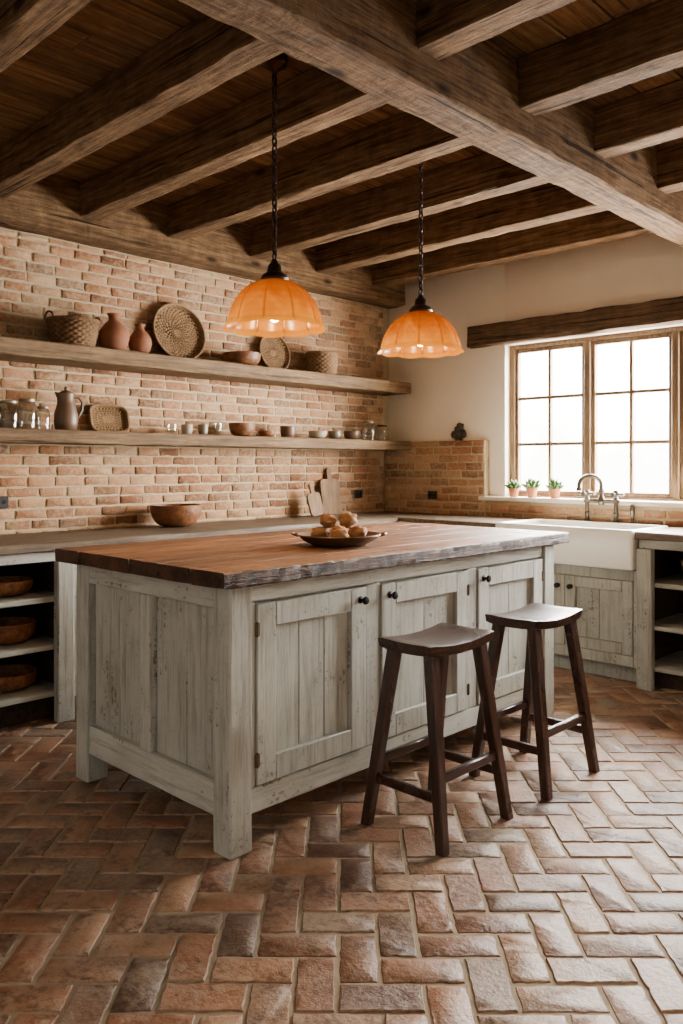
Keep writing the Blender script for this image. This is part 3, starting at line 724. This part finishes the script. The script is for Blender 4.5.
# on the left worktop
y, D = left_at(176, .22); single(bowl_mb(.155, .13, .4, .01, .012), 'wooden_bowl', M['bowlwood'], (.22, y, CT), 'large deep wooden bowl on the worktop against the brick wall', 'bowl')
def board(px, w, h, hl, th_, lean, tilt, x, label, rnd=.03, hw=.018):
    pts = []
    def arc(cx_, cz_, r, a0, a1, n=6):
        for k in range(n+1):
            a = a0+(a1-a0)*k/n; pts.append((cx_+r*math.cos(a), cz_+r*math.sin(a)))
    arc(w/2-rnd, rnd, rnd, -PI/2, 0); arc(w/2-rnd, h-rnd, rnd, 0, PI/2); pts.append((hw, h+.001))
    arc(0, h+hl-hw, hw, 0, PI, 10); pts.append((-hw, h+.001))
    arc(-w/2+rnd, h-rnd, rnd, PI/2, PI); arc(-w/2+rnd, rnd, rnd, PI, 1.5*PI)
    mb = MB()
    rings = [[(d, p[0]*s, (p[1]-h/2)*s+h/2) for p in pts] for d, s in ((0, .985), (.003, 1), (th_-.003, 1), (th_, .985))]
    mb.loft(rings)
    X = Matrix.Rotation(-lean, 4, 'Y') @ Matrix.Rotation(tilt, 4, 'X'); mb.v = [X @ p for p in mb.v]
    mx = min(p.x for p in mb.v); mz = min(p.z for p in mb.v); mb.v = [p-Vector((mx, 0, mz)) for p in mb.v]
    y, D = left_at(px, .06)
    return single(mb, 'cutting_board', M['boardwood'], (x, y, CT), label, 'cutting board', 'cutting boards on the worktop', 35)
board(331, .20, .27, .09, .02, .14, 0, WALLX, 'tall wooden cutting board with short handle leaning on the bricks', .025, .022)
board(309, .13, .17, .075, .018, .2, .15, WALLX+.085, 'smaller tilted cutting board leaning in front of the tall one', .03, .016)
# bowls in the open shelf unit
for z, px, R, H, lb in ((LZ[0], 6, .13, .075, 'wooden bowl on the top shelf of the open unit'), (LZ[1], 8, .135, .10, 'wooden bowl on the middle shelf of the open unit'), (LZ[2], 8, .14, .085, 'wooden bowl on the bottom shelf of the open unit')):
    y, D = left_at(px, .40); single(bowl_mb(R, H, .45, .009), 'wooden_bowl', M['bowlwood'], (.40, y, z+.0005), lb, 'bowl', 'wooden bowls in the open shelf unit')
basket((2.68, -.38, .6005), 'small wicker basket in the open shelves right of the sink', .10, .125, .11, M['weavedark'], grp='baskets right of the sink')
# outlets
def outlet(loc, rot, label):
    t = thing('wall_outlet', label, 'outlet', loc, rot, 'black wall outlets')
    MB().box(-.045, .045, -.007, 0, -.032, .032, .003).build('plate', M['black'], t)
    for s in (-.02, .02): MB().lathe([(.012, 0), (.012, .002), (.009, .0022)], 14, X=Matrix.Translation((s, -.007, 0)) @ Matrix.Rotation(PI/2, 4, 'X')).build('socket', M['iron'], t)
y, D = left_at(357, 0); outlet((.014, y, 1.26-29*D/F), PI/2, 'black outlet on left brick wall right of the cutting boards')
y, D = left_at(-1, 0); outlet((.014, y, 1.26-37*D/F), PI/2, 'black outlet on the brick wall at left picture edge')
x, D = back_at(433, -.07); outlet((x, -.073, 1.26-30*D/F), 0, 'black outlet on the brick under the ledge ornament')
# ornament on the brick ledge: squat little figurine
x, D = back_at(459, -.035); t = thing('figurine', 'small squat dark brown figurine on the brick ledge by the window', 'figurine', (x, -.034, 1.445), .4)
MB().lathe([(.028, 0), (.030, .004), (.030, .010), (.024, .016)], 18).build('base', M['figure'], t)
mb = MB(); mb.blob((0, 0, .054), (.046, .027, .042), .3, 10); mb.blob((.010, -.003, .108), (.026, .022, .026), .4, 10); mb.blob((.040, -.012, .052), (.020, .015, .030), .35, 10); mb.blob((-.040, -.008, .046), (.020, .015, .028), .35, 10); mb.blob((-.014, .0, .086), (.022, .018, .022), .35, 10)
mb.build('body', M['figure'], t, ang=60)
# potted succulents on the sill
def succ(px, label, s):
    x, D = back_at(px, -.03); t = thing('potted_succulent', label, 'potted plant', (x, -.032, WZ0), 0, 'potted succulents on the window sill')
    MB().lathe([(.026*s, 0), (.028*s, .003), (.036*s, .05*s), (.040*s, .052*s), (.041*s, .066*s), (.036*s, .066*s), (.034*s, .05*s), (.004, .048*s)], 24).build('pot', M['terracottapot'], t, ang=40)
    MB().lathe([(.035*s, .05*s), (.034*s, .056*s), (.004, .058*s)], 20).build('soil', M['soil'], t)
    mb = MB()
    for ring, (n, el, L) in enumerate(((8, .35, .070), (7, .8, .070), (5, 1.25, .070))):
        for k in range(n):
            a = 2*PI*k/n+ring*.5+U(-.15, .15); L2 = L*s*U(.85, 1.15); d = Vector((math.cos(a)*math.cos(el), math.sin(a)*math.cos(el), math.sin(el))); b = Vector((0, 0, .06*s))
            mb.tube([b, b+d*L2*.35, b+d*L2*.7+Vector((0, 0, .003)), b+d*L2+Vector((0, 0, .007))], [.006, .014*s, .012*s, .001], 8)
    mb.build('foliage', M['leaf'], t, ang=70)
succ(514, 'small succulent in clay pot, left of three on the window sill', .95)
succ(532, 'small succulent in clay pot, middle of three on the window sill', 1.05)
succ(555, 'small succulent in clay pot, right of three on the window sill', 1.0)
# dish with bread rolls on the island
dx, dy = 2.02, -2.66
t = thing('serving_dish', 'shallow dark brown dish with small handles holding bread rolls on the island', 'dish', (dx, dy, ITZ), PI/4)
mb = MB().lathe([(.11, 0), (.115, .003), (.15, .02), (.172, .042), (.178, .043), (.174, .047), (.15, .027), (.112, .010), (.004, .009)], 48)
mb.build('bowl', M['dish'], t, ang=60)
for s in (-1, 1):
    MB().tube([(s*.17, -.03, .04), (s*.19, -.026, .046), (s*.197, 0, .048), (s*.19, .026, .046), (s*.17, .03, .04)], .005, 8).build('handle', M['dish'], t)
rl = [(-.078, .0, .043, 'round brown bread roll at the left side of the dish'), (.080, .01, .044, 'round brown bread roll at the right side of the dish'), (0.0, .078, .042, 'round brown bread roll at the back of the dish'), (.002, -.076, .041, 'round brown bread roll at the front of the dish'), (0, .0, .035, 'small brown bread roll in the middle of the dish')]
c, s_ = math.cos(PI/4), math.sin(PI/4)
def roll(u, v, z, R, lb, fl_=.8):
    mb = MB(); mb.blob((0, 0, R*fl_), (R*1.0, R*.92, R*fl_), .3, 8); mb.v = [p-Vector((0, 0, min(q.z for q in mb.v))) for p in mb.v]
    single(mb, 'bread_roll', M['bread'], (dx+u*c-v*s_, dy+u*s_+v*c, z), lb, 'bread roll', 'bread rolls in the dish', 80, U(0, 6))
for (u, v, R, lb) in rl: roll(u, v, ITZ+.0115, R*.86, lb)
roll(-.044, .004, ITZ+.066, .036, 'left bread roll of the upper layer in the dish')
roll(.036, .010, ITZ+.068, .038, 'right bread roll of the upper layer in the dish')

# ------------------------------------------------------------------ light
w = bpy.data.worlds.new('sky'); S.world = w; w.use_nodes = True; nt = w.node_tree
bg = nt.nodes['Background']
tc = nt.nodes.new('ShaderNodeTexCoord'); sp = nt.nodes.new('ShaderNodeSeparateXYZ'); nt.links.new(tc.outputs['Generated'], sp.inputs[0])
mr = nt.nodes.new('ShaderNodeMapRange'); nt.links.new(sp.outputs[1], mr.inputs[0])
mr.inputs[1].default_value = -.1; mr.inputs[2].default_value = .25; mr.inputs[3].default_value = .88; mr.inputs[4].default_value = 32.0
nz = nt.nodes.new('ShaderNodeTexNoise'); nt.links.new(tc.outputs['Generated'], nz.inputs['Vector']); nz.inputs['Scale'].default_value = 9; nz.inputs['Detail'].default_value = 5
# pale misty tree line low in the sky
sub = nt.nodes.new('ShaderNodeMath'); sub.operation = 'MULTIPLY_ADD'; nt.links.new(nz.outputs[0], sub.inputs[0]); sub.inputs[1].default_value = -.35; nt.links.new(sp.outputs[2], sub.inputs[2])
m2 = nt.nodes.new('ShaderNodeMapRange'); nt.links.new(sub.outputs[0], m2.inputs[0]); m2.inputs[1].default_value = -.18; m2.inputs[2].default_value = -.05; m2.inputs[3].default_value = .5; m2.inputs[4].default_value = 1.0
mu = nt.nodes.new('ShaderNodeMath'); mu.operation = 'MULTIPLY'; nt.links.new(mr.outputs[0], mu.inputs[0]); nt.links.new(m2.outputs[0], mu.inputs[1])
nt.links.new(mu.outputs[0], bg.inputs[1]); bg.inputs[0].default_value = (1, .955, .89, 1)
ld = bpy.data.lights.new('window_daylight', 'AREA'); ld.shape = 'RECTANGLE'; ld.size = 3.2; ld.size_y = 1.6; ld.energy = 1700; ld.color = (1, .98, .955)
lo = bpy.data.objects.new('window_daylight', ld); COL.objects.link(lo); lo.location = (2.5, .42, 1.75); lo.rotation_euler = (-PI/2+.15, 0, 0)
